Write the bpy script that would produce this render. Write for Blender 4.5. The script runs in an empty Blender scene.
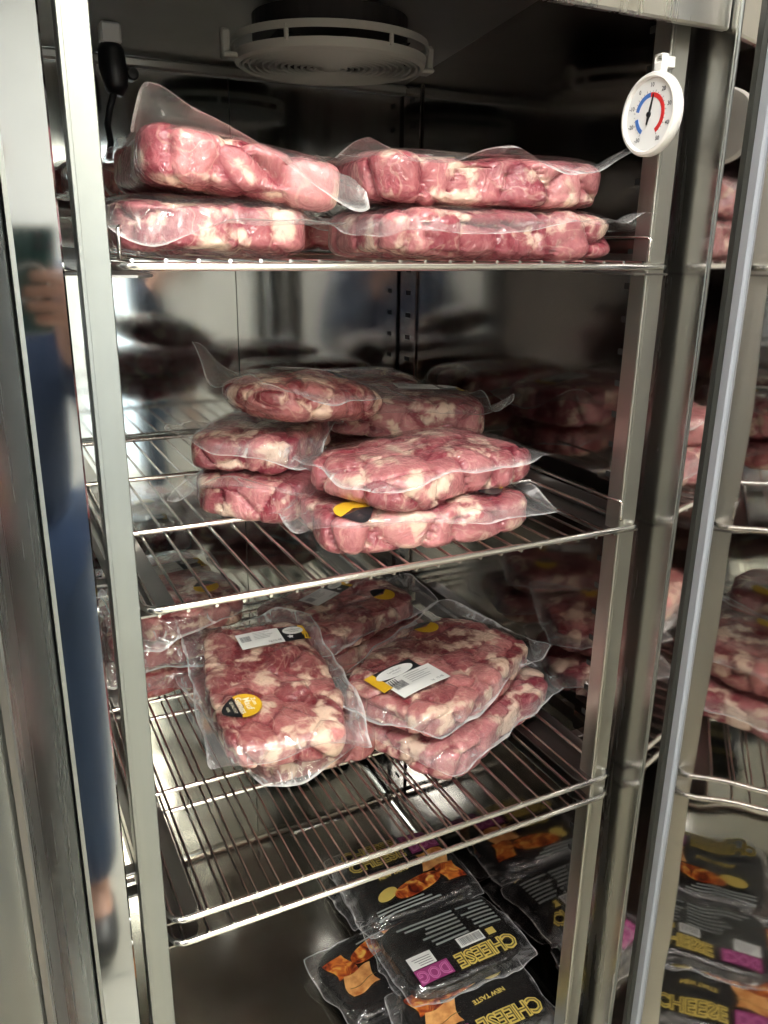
import bpy, math, random
import numpy as np
from mathutils import Vector, Matrix

sc = bpy.context.scene
COL = sc.collection
PI = math.pi
R = math.radians

# ------------------------------------------------------------------ materials
def newmat(name):
    m = bpy.data.materials.new(name); m.use_nodes = True
    nt = m.node_tree
    for n in list(nt.nodes): nt.nodes.remove(n)
    out = nt.nodes.new('ShaderNodeOutputMaterial')
    return m, nt, out

def node(nt, t, **kw):
    n = nt.nodes.new(t)
    for k, v in kw.items():
        if k in n.inputs: n.inputs[k].default_value = v
        else: setattr(n, k, v)
    return n

def plain(name, col, rough=.5, metal=0., spec=.5, coat=0., emit=None, est=0.):
    m, nt, out = newmat(name)
    b = node(nt, 'ShaderNodeBsdfPrincipled')
    b.inputs['Base Color'].default_value = (*col, 1)
    b.inputs['Roughness'].default_value = rough
    b.inputs['Metallic'].default_value = metal
    b.inputs['Specular IOR Level'].default_value = spec
    b.inputs['Coat Weight'].default_value = coat
    b.inputs['Coat Roughness'].default_value = .08
    if emit:
        b.inputs['Emission Color'].default_value = (*emit, 1)
        b.inputs['Emission Strength'].default_value = est
    nt.links.new(b.outputs[0], out.inputs[0])
    return m

def steel(name, col=(.56, .56, .55), r0=.12, r1=.3, stretch=(14, 14, 1.2), bump=.03, tint=.12, waves=4.):
    """brushed stainless: smeary roughness, faint cloudy tone, slightly wavy sheet"""
    m, nt, out = newmat(name); L = nt.links.new
    tc = node(nt, 'ShaderNodeTexCoord')
    mp = node(nt, 'ShaderNodeMapping'); mp.inputs['Scale'].default_value = stretch
    L(tc.outputs['Object'], mp.inputs['Vector'])
    n1 = node(nt, 'ShaderNodeTexNoise', Scale=1.0, Detail=6.0, Roughness=.65)
    L(mp.outputs[0], n1.inputs['Vector'])
    mr = node(nt, 'ShaderNodeMapRange'); mr.inputs['From Min'].default_value = .3; mr.inputs['From Max'].default_value = .75
    mr.inputs['To Min'].default_value = r0; mr.inputs['To Max'].default_value = r1
    L(n1.outputs['Fac'], mr.inputs['Value'])
    n2 = node(nt, 'ShaderNodeTexNoise', Scale=7.0, Detail=4.0)
    L(tc.outputs['Object'], n2.inputs['Vector'])
    cr = node(nt, 'ShaderNodeMix', data_type='RGBA')
    cr.inputs[6].default_value = (*[c * (1 - tint) for c in col], 1); cr.inputs[7].default_value = (*[min(1, c * (1 + tint)) for c in col], 1)
    L(n2.outputs['Fac'], cr.inputs[0])
    n3 = node(nt, 'ShaderNodeTexNoise', Scale=waves, Detail=1.0)
    L(tc.outputs['Object'], n3.inputs['Vector'])
    bp = node(nt, 'ShaderNodeBump', Strength=bump, Distance=.05)
    L(n3.outputs['Fac'], bp.inputs['Height'])
    b = node(nt, 'ShaderNodeBsdfPrincipled', Metallic=1.0)
    L(cr.outputs[2], b.inputs['Base Color']); L(mr.outputs[0], b.inputs['Roughness']); L(bp.outputs[0], b.inputs['Normal'])
    L(b.outputs[0], out.inputs[0])
    return m

def meat_material(name, dark, pink, fat):
    m, nt, out = newmat(name); L = nt.links.new
    tc = node(nt, 'ShaderNodeTexCoord')
    at = node(nt, 'ShaderNodeAttribute'); at.attribute_name = 'cell'
    af = node(nt, 'ShaderNodeAttribute'); af.attribute_name = 'fat'
    n1 = node(nt, 'ShaderNodeTexNoise', Scale=38.0, Detail=7.0, Roughness=.62, Distortion=1.2)
    L(tc.outputs['Object'], n1.inputs['Vector'])
    # grain of the muscle
    mp = node(nt, 'ShaderNodeMapping'); mp.inputs['Scale'].default_value = (60, 190, 120); mp.inputs['Rotation'].default_value = (.3, .2, .7)
    L(tc.outputs['Object'], mp.inputs['Vector'])
    n2 = node(nt, 'ShaderNodeTexNoise', Scale=1.0, Detail=5.0, Distortion=.8)
    L(mp.outputs[0], n2.inputs['Vector'])
    a1 = node(nt, 'ShaderNodeMath', operation='MULTIPLY_ADD'); a1.inputs[1].default_value = 1.6; a1.inputs[2].default_value = -.78
    L(n1.outputs['Fac'], a1.inputs[0])
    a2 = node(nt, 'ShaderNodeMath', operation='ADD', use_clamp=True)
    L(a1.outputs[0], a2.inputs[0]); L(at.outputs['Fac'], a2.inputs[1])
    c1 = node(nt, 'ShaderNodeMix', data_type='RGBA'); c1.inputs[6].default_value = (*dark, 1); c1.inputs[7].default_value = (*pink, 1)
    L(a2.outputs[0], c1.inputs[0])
    # thin marbling
    r1 = node(nt, 'ShaderNodeMapRange'); r1.inputs['From Min'].default_value = .58; r1.inputs['From Max'].default_value = .78; r1.inputs['To Max'].default_value = .45
    L(n2.outputs['Fac'], r1.inputs['Value'])
    c2 = node(nt, 'ShaderNodeMix', data_type='RGBA'); c2.inputs[7].default_value = (*[f * .85 for f in fat], 1)
    L(r1.outputs[0], c2.inputs[0]); L(c1.outputs[2], c2.inputs[6])
    # fat patches
    s1 = node(nt, 'ShaderNodeMath', operation='MULTIPLY_ADD'); s1.inputs[1].default_value = .8; s1.inputs[2].default_value = -.4
    n4 = node(nt, 'ShaderNodeTexNoise', Scale=75.0, Detail=5.0, Distortion=1.5); L(tc.outputs['Object'], n4.inputs['Vector'])
    L(n4.outputs['Fac'], s1.inputs[0])
    s2 = node(nt, 'ShaderNodeMath', operation='ADD'); L(s1.outputs[0], s2.inputs[0]); L(af.outputs['Fac'], s2.inputs[1])
    r2 = node(nt, 'ShaderNodeMapRange', interpolation_type='SMOOTHSTEP'); r2.inputs['From Min'].default_value = .40; r2.inputs['From Max'].default_value = .80
    L(s2.outputs[0], r2.inputs['Value'])
    c3 = node(nt, 'ShaderNodeMix', data_type='RGBA'); c3.inputs[7].default_value = (*fat, 1)
    L(r2.outputs[0], c3.inputs[0]); L(c2.outputs[2], c3.inputs[6])
    n6 = node(nt, 'ShaderNodeTexNoise', Scale=20.0, Detail=2.5, Roughness=.5, Distortion=.8); L(tc.outputs['Object'], n6.inputs['Vector'])
    q1 = node(nt, 'ShaderNodeMath', operation='SUBTRACT'); q1.inputs[1].default_value = .5; L(n6.outputs['Fac'], q1.inputs[0])
    q2 = node(nt, 'ShaderNodeMath', operation='ABSOLUTE'); L(q1.outputs[0], q2.inputs[0])
    q3 = node(nt, 'ShaderNodeMapRange', interpolation_type='SMOOTHSTEP'); q3.inputs['From Min'].default_value = .002; q3.inputs['From Max'].default_value = .022
    q3.inputs['To Min'].default_value = .2; q3.inputs['To Max'].default_value = 0; L(q2.outputs[0], q3.inputs['Value'])
    c4 = node(nt, 'ShaderNodeMix', data_type='RGBA'); c4.inputs[7].default_value = (*[min(1, f * 1.02) for f in fat], 1)
    L(q3.outputs[0], c4.inputs[0]); L(c3.outputs[2], c4.inputs[6]); c3 = c4
    b1 = node(nt, 'ShaderNodeBump', Strength=.9, Distance=.003); L(n1.outputs['Fac'], b1.inputs['Height'])
    # shrink film creases in the coat
    n5 = node(nt, 'ShaderNodeTexNoise', Scale=60.0, Detail=2.0, Distortion=2.2); L(tc.outputs['Object'], n5.inputs['Vector'])
    b2 = node(nt, 'ShaderNodeBump', Strength=1.0, Distance=.008); L(n5.outputs['Fac'], b2.inputs['Height'])
    b = node(nt, 'ShaderNodeBsdfPrincipled', Roughness=.42)
    b.inputs['Coat Weight'].default_value = 1.; b.inputs['Coat Roughness'].default_value = .06; b.inputs['Coat IOR'].default_value = 1.6
    b.inputs['Subsurface Weight'].default_value = 0
    L(c3.outputs[2], b.inputs['Base Color']); L(b1.outputs[0], b.inputs['Normal']); L(b2.outputs[0], b.inputs['Coat Normal'])
    L(b.outputs[0], out.inputs[0])
    return m

def film_material(name, lo=.03, hi=.3, col=(.85, .84, .84)):
    m, nt, out = newmat(name); L = nt.links.new
    tc = node(nt, 'ShaderNodeTexCoord')
    mp = node(nt, 'ShaderNodeMapping'); mp.inputs['Scale'].default_value = (22, 60, 34); mp.inputs['Rotation'].default_value = (0, 0, .6)
    L(tc.outputs['Object'], mp.inputs['Vector'])
    n = node(nt, 'ShaderNodeTexNoise', Scale=1.0, Detail=3.0, Roughness=.55, Distortion=.9); L(mp.outputs[0], n.inputs['Vector'])
    r = node(nt, 'ShaderNodeMapRange', interpolation_type='SMOOTHSTEP'); r.inputs['From Min'].default_value = .50; r.inputs['From Max'].default_value = .72
    r.inputs['To Min'].default_value = lo; r.inputs['To Max'].default_value = hi; L(n.outputs['Fac'], r.inputs['Value'])
    at = node(nt, 'ShaderNodeAttribute'); at.attribute_name = 'edge'
    ar = node(nt, 'ShaderNodeAttribute'); ar.attribute_name = 'border'
    r2 = node(nt, 'ShaderNodeMath', operation='MULTIPLY'); L(r.outputs[0], r2.inputs[0]); L(at.outputs['Fac'], r2.inputs[1])
    r3 = node(nt, 'ShaderNodeMath', operation='MULTIPLY_ADD', use_clamp=True); r3.inputs[1].default_value = .35; L(ar.outputs['Fac'], r3.inputs[0]); L(r2.outputs[0], r3.inputs[2])
    bp = node(nt, 'ShaderNodeBump', Strength=.7, Distance=.008); L(n.outputs['Fac'], bp.inputs['Height'])
    lw = node(nt, 'ShaderNodeLayerWeight', Blend=.5); L(bp.outputs[0], lw.inputs['Normal'])
    pw = node(nt, 'ShaderNodeMath', operation='POWER'); pw.inputs[1].default_value = 3.5; L(lw.outputs['Facing'], pw.inputs[0])
    fr_ = node(nt, 'ShaderNodeMath', operation='MULTIPLY_ADD', use_clamp=True); fr_.inputs[1].default_value = .45; fr_.inputs[2].default_value = .055; L(pw.outputs[0], fr_.inputs[0])
    t = node(nt, 'ShaderNodeBsdfTransparent'); t.inputs[0].default_value = (.985, .985, .985, 1)
    p = node(nt, 'ShaderNodeBsdfDiffuse'); p.inputs[0].default_value = (*col, 1)
    m1 = node(nt, 'ShaderNodeMixShader'); L(r3.outputs[0], m1.inputs[0]); L(t.outputs[0], m1.inputs[1]); L(p.outputs[0], m1.inputs[2])
    g = node(nt, 'ShaderNodeBsdfGlossy', Roughness=.09); g.inputs[0].default_value = (1, 1, 1, 1); L(bp.outputs[0], g.inputs['Normal'])
    mx = node(nt, 'ShaderNodeMixShader')
    L(fr_.outputs[0], mx.inputs[0]); L(m1.outputs[0], mx.inputs[1]); L(g.outputs[0], mx.inputs[2])
    L(mx.outputs[0], out.inputs[0])
    return m

def bun_material():
    m, nt, out = newmat('printed_bun'); L = nt.links.new
    tc = node(nt, 'ShaderNodeTexCoord')
    n = node(nt, 'ShaderNodeTexNoise', Scale=60.0, Detail=5.0); L(tc.outputs['Object'], n.inputs['Vector'])
    r = node(nt, 'ShaderNodeValToRGB'); L(n.outputs['Fac'], r.inputs[0])
    r.color_ramp.elements[0].position = .3; r.color_ramp.elements[0].color = (.42, .13, .03, 1)
    r.color_ramp.elements[1].position = .62; r.color_ramp.elements[1].color = (.8, .42, .15, 1)
    b = node(nt, 'ShaderNodeBsdfPrincipled', Roughness=.35); L(r.outputs[0], b.inputs['Base Color']); L(b.outputs[0], out.inputs[0])
    return m

def sausage_material():
    m, nt, out = newmat('printed_hot_dog'); L = nt.links.new
    tc = node(nt, 'ShaderNodeTexCoord')
    n = node(nt, 'ShaderNodeTexNoise', Scale=55.0, Detail=4.0, Distortion=1.0); L(tc.outputs['Object'], n.inputs['Vector'])
    r = node(nt, 'ShaderNodeValToRGB'); L(n.outputs['Fac'], r.inputs[0])
    e = r.color_ramp.elements; e[0].position = .34; e[0].color = (.05, .004, .006, 1); e[1].position = .68; e[1].color = (.75, .5, .12, 1)
    k = e.new(.46); k.color = (.3, .04, .01, 1); k = e.new(.55); k.color = (.6, .17, .03, 1)
    b = node(nt, 'ShaderNodeBsdfPrincipled', Roughness=.3); L(r.outputs[0], b.inputs['Base Color']); L(b.outputs[0], out.inputs[0])
    return m

M = {
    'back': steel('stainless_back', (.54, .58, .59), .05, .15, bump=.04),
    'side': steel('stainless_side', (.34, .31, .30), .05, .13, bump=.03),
    'floor': steel('stainless_floor', (.50, .48, .43), .10, .22, (9, 9, 9), bump=.10, waves=7.),
    'ceil': steel('stainless_ceiling', (.46, .46, .44), .34, .5, bump=.03),
    'frame': steel('stainless_frame', (.72, .71, .66), .2, .4, (40, 40, 1.0), bump=.02),
    'jamb': steel('stainless_jamb', (.42, .45, .49), .04, .09, (60, 60, 2.0), bump=.02),
    'reveal': steel('stainless_reveal', (.38, .375, .36), .12, .36, (22, 22, 1.4), bump=.03),
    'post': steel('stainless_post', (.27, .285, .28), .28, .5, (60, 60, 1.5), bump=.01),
    'liner': steel('stainless_liner', (.60, .57, .55), .02, .08, (6, 6, 6), bump=.05, waves=5.),
    'post2': steel('stainless_lit_post', (.52, .52, .48), .28, .5, (60, 60, 1.5), bump=.01),  # same steel as the left post, lighter colour imitating more light on it
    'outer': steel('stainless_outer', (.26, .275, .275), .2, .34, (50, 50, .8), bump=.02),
    'wire': plain('chrome_wire', (.62, .60, .58), .17, 1.),
    'rim': plain('bright_steel_rod', (.80, .79, .77), .2, 1.),
    'rail': plain('dark_steel_rail', (.30, .29, .28), .3, 1.),
    'slot': plain('slot_shade_fill', (.02, .02, .02), .8),  # near-black boxes painted in for the shade inside the open slots
    'seam': plain('joint_sealant', (.03, .03, .03), .6),
    'gasket': plain('dark_rubber_gasket', (.025, .027, .024), .5),
    'greystrip': plain('grey_gasket_profile', (.38, .41, .46), .45),
    'white': plain('white_plastic', (.82, .81, .77), .3, coat=.3),
    'face': plain('dial_face', (.80, .81, .80), .35),
    'red': plain('dial_red', (.62, .03, .03), .4),
    'blue': plain('dial_blue', (.06, .17, .50), .4),
    'black': plain('black_plastic', (.012, .012, .014), .35),
    'fan': plain('grey_fan_plastic', (.48, .49, .44), .5),
    'fandark': plain('dark_fan_blades', (.02, .02, .02), .5),
    'label': plain('white_label_paper', (.72, .73, .70), .45, coat=.35),
    'lblack': plain('black_label_print', (.012, .013, .016), .4, coat=.4),
    'lyellow': plain('yellow_label_print', (.70, .42, .02), .4, coat=.3),
    'ink': plain('grey_print_ink', (.10, .10, .11), .6),
    'cream': plain('cream_print', (.85, .80, .62), .5),
    'gold': plain('gold_print', (.62, .47, .12), .35),
    'olive': plain('dark_olive_print', (.10, .075, .02), .4),
    'magenta': plain('magenta_print', (.27, .035, .15), .35),
    'pinkline': plain('pink_print', (.62, .22, .42), .4),
    'packblack': None, 'bun': bun_material(), 'dog': sausage_material(),
    'greyink': plain('pale_grey_print', (.26, .28, .27), .4),
    'meat0': meat_material('meat_rosy', (.19, .018, .028), (.57, .225, .21), (.76, .55, .42)),
    'meat1': meat_material('meat_pink', (.23, .022, .042), (.62, .25, .255), (.78, .58, .46)),
    'meat2': meat_material('meat_deep_red', (.22, .02, .028), (.44, .12, .12), (.72, .48, .36)),
    'film': film_material('clear_vacuum_film', .10, .42),
    'filmpack': film_material('clear_pack_film', .03, .25),
}
def packblack():
    m, nt, out = newmat('glossy_black_film'); L = nt.links.new
    tc = node(nt, 'ShaderNodeTexCoord')
    n = node(nt, 'ShaderNodeTexNoise', Scale=30.0, Detail=5.0, Distortion=3.0); L(tc.outputs['Object'], n.inputs['Vector'])
    bp = node(nt, 'ShaderNodeBump', Strength=.6, Distance=.006); L(n.outputs['Fac'], bp.inputs['Height'])
    b = node(nt, 'ShaderNodeBsdfPrincipled', Roughness=.22); b.inputs['Base Color'].default_value = (.014, .013, .013, 1)
    b.inputs['Coat Weight'].default_value = .7; b.inputs['Coat Roughness'].default_value = .08
    L(bp.outputs[0], b.inputs['Normal']); L(bp.outputs[0], b.inputs['Coat Normal']); L(b.outputs[0], out.inputs[0])
    return m
M['packblack'] = packblack()

# ------------------------------------------------------------------ mesh helpers
class MB:
    def __init__(self): self.v = []; self.f = []; self.mi = []; self.cur = 0
    def add(self, vs, fs):
        o = len(self.v); self.v += [tuple(x) for x in vs]
        for f in fs: self.f.append([o + i for i in f]); self.mi.append(self.cur)
        return self
    def box(self, x0, x1, y0, y1, z0, z1, bev=0.):
        if x0 > x1: x0, x1 = x1, x0
        if y0 > y1: y0, y1 = y1, y0
        if z0 > z1: z0, z1 = z1, z0
        b = min(bev, (x1 - x0) * .45, (y1 - y0) * .45, (z1 - z0) * .45)
        if b <= 0:
            vs = [(x, y, z) for z in (z0, z1) for y in (y0, y1) for x in (x0, x1)]
            return self.add(vs, [(0, 2, 3, 1), (4, 5, 7, 6), (0, 1, 5, 4), (2, 6, 7, 3), (0, 4, 6, 2), (1, 3, 7, 5)])
        vs = []; idx = {}
        X = (x0, x1); Y = (y0, y1); Z = (z0, z1); s = (1, -1)
        for i in (0, 1):
            for j in (0, 1):
                for k in (0, 1):
                    for a in range(3):   # the axis that stays on the face
                        p = [X[i] + s[i] * b, Y[j] + s[j] * b, Z[k] + s[k] * b]
                        p[a] = (X[i], Y[j], Z[k])[a]
                        idx[(i, j, k, a)] = len(vs); vs.append(p)
        fs = []
        for a in range(3):
            o = [q for q in range(3) if q != a]
            for e in (0, 1):
                loop = []
                for (p, q) in ((0, 0), (1, 0), (1, 1), (0, 1)):
                    c = [0, 0, 0]; c[a] = e; c[o[0]] = p; c[o[1]] = q
                    loop.append(idx[(*c, a)])
                fs.append(loop if (e == 1) == (a != 1) else loop[::-1])
        for a in range(3):          # edges along axis a
            o = [q for q in range(3) if q != a]
            for p in (0, 1):
                for q in (0, 1):
                    c0 = [0, 0, 0]; c0[o[0]] = p; c0[o[1]] = q; c1 = list(c0); c1[a] = 1
                    fs.append([idx[(*c0, o[0])], idx[(*c1, o[0])], idx[(*c1, o[1])], idx[(*c0, o[1])]])
        for i in (0, 1):
            for j in (0, 1):
                for k in (0, 1): fs.append([idx[(i, j, k, a)] for a in range(3)])
        return self.add(vs, fs)
    def tube(self, pts, r, n=8, closed=False, caps=True):
        P = [Vector(p) for p in pts]; N = len(P); rs = r if isinstance(r, (list, tuple)) else [r] * N
        vs = []; prev = None
        for i, p in enumerate(P):
            a = P[(i - 1) % N] if (closed or i > 0) else p
            b = P[(i + 1) % N] if (closed or i < N - 1) else p
            t = (b - a).normalized()
            if prev is None:
                u = t.cross(Vector((0, 0, 1)));
                if u.length < .1: u = t.cross(Vector((0, 1, 0)))
                u.normalize()
            else:
                u = (prev - t * prev.dot(t)).normalized()
            prev = u; w = t.cross(u)
            for k in range(n):
                an = 2 * PI * k / n; vs.append(p + u * (math.cos(an) * rs[i]) + w * (math.sin(an) * rs[i]))
        fs = []
        for i in range(N if closed else N - 1):
            j = (i + 1) % N
            for k in range(n):
                l = (k + 1) % n; fs.append((i * n + k, i * n + l, j * n + l, j * n + k))
        if not closed and caps: fs += [tuple(range(n))[::-1], tuple((N - 1) * n + k for k in range(n))]
        return self.add(vs, fs)
    def lathe(self, prof, c=(0, 0, 0), n=40, closed=False):
        vs = []; m = len(prof)
        for k in range(n):
            a = 2 * PI * k / n
            for (r, z) in prof: vs.append((c[0] + r * math.cos(a), c[1] + r * math.sin(a), c[2] + z))
        fs = []
        for k in range(n):
            l = (k + 1) % n
            for i in range(m if closed else m - 1):
                j = (i + 1) % m
                fs.append((k * m + i, l * m + i, l * m + j, k * m + j))
        return self.add(vs, fs)
    def prism(self, poly, y0, y1, axis='y'):
        n = len(poly)
        f = {'y': lambda p, q: (p[0], q, p[1]), 'z': lambda p, q: (p[0], p[1], q), 'x': lambda p, q: (q, p[0], p[1])}[axis]
        vs = [f(p, y0) for p in poly] + [f(p, y1) for p in poly]
        fs = [tuple(range(n)), tuple(range(2 * n - 1, n - 1, -1))] + [(i, n + i, n + (i + 1) % n, (i + 1) % n) for i in range(n)]
        return self.add(vs, fs)
    def xf(self, fn): self.v = [tuple(fn(*p)) for p in self.v]; return self
    def build(self, name, mat, parent=None, smooth=False, angle=None):
        me = bpy.data.meshes.new(name); me.from_pydata(self.v, [], self.f)
        mats = mat if isinstance(mat, (list, tuple)) else [mat]
        for m in mats: me.materials.append(m)
        if len(mats) > 1: me.polygons.foreach_set('material_index', self.mi)
        import bmesh
        bm = bmesh.new(); bm.from_mesh(me); bmesh.ops.recalc_face_normals(bm, faces=bm.faces); bm.to_mesh(me); bm.free()
        if smooth:
            me.shade_smooth() if hasattr(me, 'shade_smooth') else None
            if angle: me.set_sharp_from_angle(angle=R(angle))
        me.update()
        o = bpy.data.objects.new(name, me); COL.objects.link(o)
        if parent: o.parent = parent
        return o

def tag(o, label=None, cat=None, group=None, kind=None):
    if label: o['label'] = label
    if cat: o['category'] = cat
    if group: o['group'] = group
    if kind: o['kind'] = kind
    return o

def empty(name, loc=(0, 0, 0), rot=(0, 0, 0), order='XYZ'):
    o = bpy.data.objects.new(name, None); COL.objects.link(o)
    o.empty_display_size = .05; o.location = loc; o.rotation_euler = rot
    return o

def copy_tree(o, parent=None):
    c = o.copy(); COL.objects.link(c); c.parent = parent
    for ch in [k for k in bpy.data.objects if k.parent == o]: copy_tree(ch, c)
    return c

def text_mesh(s, size, extrude=0., bold=0., res=2):
    cu = bpy.data.curves.new('t', 'FONT'); cu.body = s; cu.size = size; cu.align_x = 'CENTER'; cu.align_y = 'CENTER'
    cu.offset = bold; cu.resolution_u = res; cu.extrude = extrude
    o = bpy.data.objects.new('t', cu)
    me = bpy.data.meshes.new_from_object(o)
    v = [tuple(x.co) for x in me.vertices]; f = [tuple(p.vertices) for p in me.polygons]
    bpy.data.objects.remove(o); bpy.data.curves.remove(cu); bpy.data.meshes.remove(me)
    return v, f

# ------------------------------------------------------------------ dimensions (metres; x right, y into the cabinet, z up)
XL, XR, YB = -.045, .582, .66
ZF = -1.103
Z1, Z2, Z3, Z4 = 0., -.278, -.605, -.633
def zceil(y): return .262 + (YB - y) * .13

# ------------------------------------------------------------------ the refrigerator
fr = empty('refrigerator', (0, 0, 0))
tag(fr, 'tall stainless steel upright refrigerator with open door and wire shelves inside', 'refrigerator')
T = .05
b = MB(); b.cur = 0
xs = .2875
b.box(XL - T, xs - .0008, YB, YB + T, ZF - .05, .30); b.box(xs + .0008, XR + T, YB, YB + T, ZF - .05, .30)
b.cur = 1; b.box(xs - .0008, xs + .0008, YB + .0015, YB + .01, ZF, .30)
b.build('back_panel', [M['back'], M['seam']], fr)
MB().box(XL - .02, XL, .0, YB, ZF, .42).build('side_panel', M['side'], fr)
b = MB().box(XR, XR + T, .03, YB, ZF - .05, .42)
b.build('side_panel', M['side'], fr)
# ceiling liner, sloping up towards the front
MB().prism([(YB, zceil(YB)), (-.02, zceil(-.02)), (-.02, zceil(-.02) + .02), (YB, zceil(YB) + .02)], XL, XR, 'x').build('ceiling_panel', M['ceil'], fr)
MB().box(XL, XR, YB - .010, YB, zceil(YB) - .016, zceil(YB) - .002, .003).build('ceiling_flange', M['ceil'], fr)
# floor tray with coved edges
pf = [(XL, ZF + .0)]
b = MB().box(XL, XR, -.02, YB, ZF - .02, ZF)
def cove(b, x0, y0, x1, y1, nx, ny, r=.016):
    prof = [(r * (1 - math.cos(a)), r * (1 - math.sin(a))) for a in [PI / 2 * i / 6 for i in range(7)]]
    vs = []
    for (d, h) in [(0.0, 0.0)] + [(p[0], p[1]) for p in prof] :
        vs += [(x0 + nx * d, y0 + ny * d, ZF + h), (x1 + nx * d, y1 + ny * d, ZF + h)]
    fs = [(2 * i, 2 * i + 2, 2 * i + 3, 2 * i + 1) for i in range(len(vs) // 2 - 1)]
    b.add(vs, fs)
cove(b, XL, YB - .001, XR, YB - .001, 0, -1); cove(b, XR - .001, 0, XR - .001, YB, -1, 0)
b.build('floor_panel', M['floor'], fr)

# slotted strips (pilasters) on the side walls
def pilaster(x, y0, y1, nx, name='slotted_strip'):
    b = MB(); b.box(x, x + nx * .004, y0, y1, ZF + .02, .255, .001); b.cur = 1
    ym = y0 + .016 if nx < 0 and y0 < .3 else (y0 + y1) / 2
    ym = (y0 + y1) / 2 if y0 > .3 else y1 - .024
    k = 0; z = .087 + .037 * 4
    while z > ZF + .06:
        b.box(x + nx * .0035, x + nx * .0046, ym - .008, ym + .008, z - .0035, z + .0035)
        z -= .037
    return b.build(name, [M['side'], M['slot']], fr)
pilaster(XR, .030, .118, -1); pilaster(XR, .600, .652, -1)
pilaster(XL, .030, .118, 1); pilaster(XL, .600, .652, 1)
# upright channel posts
def channel(x0, x1, y0, y1, z0, z1):
    b = MB(); t = .0025
    b.box(x0, x1, y0, y0 + t, z0, z1, .0008)
    b.box(x0, x0 + t, y0 + t, y1, z0, z1); b.box(x1 - t, x1, y0 + t, y1, z0, z1)
    b.box(x0 + .0035, x0 + .0055, y0 - .0006, y0 + .0005, z0, z1)
    return b
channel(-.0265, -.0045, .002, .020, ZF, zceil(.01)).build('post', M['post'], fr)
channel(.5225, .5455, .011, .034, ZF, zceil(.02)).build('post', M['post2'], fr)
# shelf rails: angle profiles carried by the strips
def rail(xw, dirn, z, name='shelf_rail'):
    b = MB(); x1 = xw + dirn * .045
    b.box(min(xw, xw + dirn * .002), max(xw, xw + dirn * .002), .036, .64, z - .004, z + .016)
    poly = [(xw, .008)] + [(x1 - dirn * .014 * (1 - math.cos(a)), .05 - .014 * (1 - math.sin(PI / 2 - a)) ) for a in ()] + \
           [(x1 - dirn * .014, .008), (x1 - dirn * .004, .012), (x1, .022), (x1, .64), (xw, .64)]
    b.prism(poly, z - .004, z - .002, 'z')
    return b.build(name, M['rail'], fr)
for z in (Z1, Z2, Z3, Z4):
    rail(-.016, 1, z - .0045); rail(.548, -1, z - .0045)
    for (xw, xp) in ((-.016, XL + .004), (.548, XR - .004)):
        for y in (.10, .626):
            MB().box(min(xw, xp), max(xw, xp), y - .008, y + .008, z - .010, z - .0065, .001).build('rail_bracket', M['rail'], fr)

# front frame: header, jambs
MB().box(-.95, .5585, -.024, -.014, .2095, .50, .002).build('header', M['frame'], fr)
# the left jamb: mullion with a mirror-like strip beside the neighbouring door
b = MB().prism([(-.0715, -.0495), (-.0440, -.0520), (-.0425, -.0490), (-.0450, .0), (-.0450, .05), (-.0715, .05)], -1.35, .48, 'z')
b.build('jamb', M['jamb'], fr)
b = MB().prism([(-.0745, -.0515), (-.0715, -.0515), (-.0715, .0), (-.0745, .0)], -1.35, .48, 'z')
b.build('jamb_trim', M['post'], fr)
# right jamb: reveal at x=.56, front edge at y=-.034
b = MB().prism([(.5600, .030), (.5600, -.030), (.5615, -.0335), (.5640, -.0345), (.64, -.0345), (.64, .030)], -1.35, .50, 'z')
b.build('jamb', M['reveal'], fr)
MB().box(.5585, .5610, -.0352, -.0325, -1.35, .50, .0006).build('jamb_trim', M['post'], fr)
b = MB().prism([(.5605, -.0355), (.5640, -.0555), (.5660, -.0550), (.5640, -.0345)], -1.35, .50, 'z')
b.build('polished_lip', M['liner'], fr)
# threshold and plinth below
MB().box(-.95, .64, -.03, .03, -1.35, ZF - .01, .003).build('threshold', M['frame'], fr)
# outer casing so the place holds up from elsewhere
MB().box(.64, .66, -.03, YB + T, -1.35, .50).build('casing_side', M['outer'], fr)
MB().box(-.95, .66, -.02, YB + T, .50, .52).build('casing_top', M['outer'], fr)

# closed neighbouring door on the left with bevelled handle edge
ld = MB().prism([(-.0765, -.052), (-.0790, -.060), (-.1000, -.088), (-.1060, -.100), (-.1120, -.112), (-.1200, -.1165), (-.86, -.1165), (-.86, -.052)], -1.15, .42, 'z')
ld = ld.build('door', M['outer'], fr, smooth=True, angle=22)
tag(ld, 'closed stainless door with bevelled handle edge')
MB().prism([(-.1095, -.1035), (-.1125, -.1035), (-.1165, -.1178), (-.1120, -.1185)], -1.15, .42, 'z').build('edge_strip', M['rail'], ld)

# open door on the right: plane through P0 along D, inner side faces into the cabinet
P0 = Vector((.585, -.017, 0)); ang = math.atan2(-.92, -.39)
da = empty('door_axis')
bpy.data.objects.remove(da)
def dr(x, y, z):      # door local (along, out of the inner face, up) -> world
    c, s = math.cos(ang), math.sin(ang)
    return (P0.x + c * x + s * y, P0.y + s * x - c * y, z)
DZ0, DZ1 = -1.16, .34
shell = MB().box(.022, .64, -.062, -.0, DZ0, DZ1, .004).xf(dr).build('door', M['liner'], fr)
tag(shell, 'open stainless door with mirror-like inner face')
GS = .017
def frame_loop(b, x0, x1, z0, z1, w, y0, y1, bev=.001):
    b.box(x0, x0 + w, y0, y1, z0, z1, bev); b.box(x1 - w, x1, y0, y1, z0, z1, bev)
    b.box(x0 + w, x1 - w, y0, y1, z0, z0 + w, bev); b.box(x0 + w, x1 - w, y0, y1, z1 - w, z1, bev)
G0 = .0445
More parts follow.
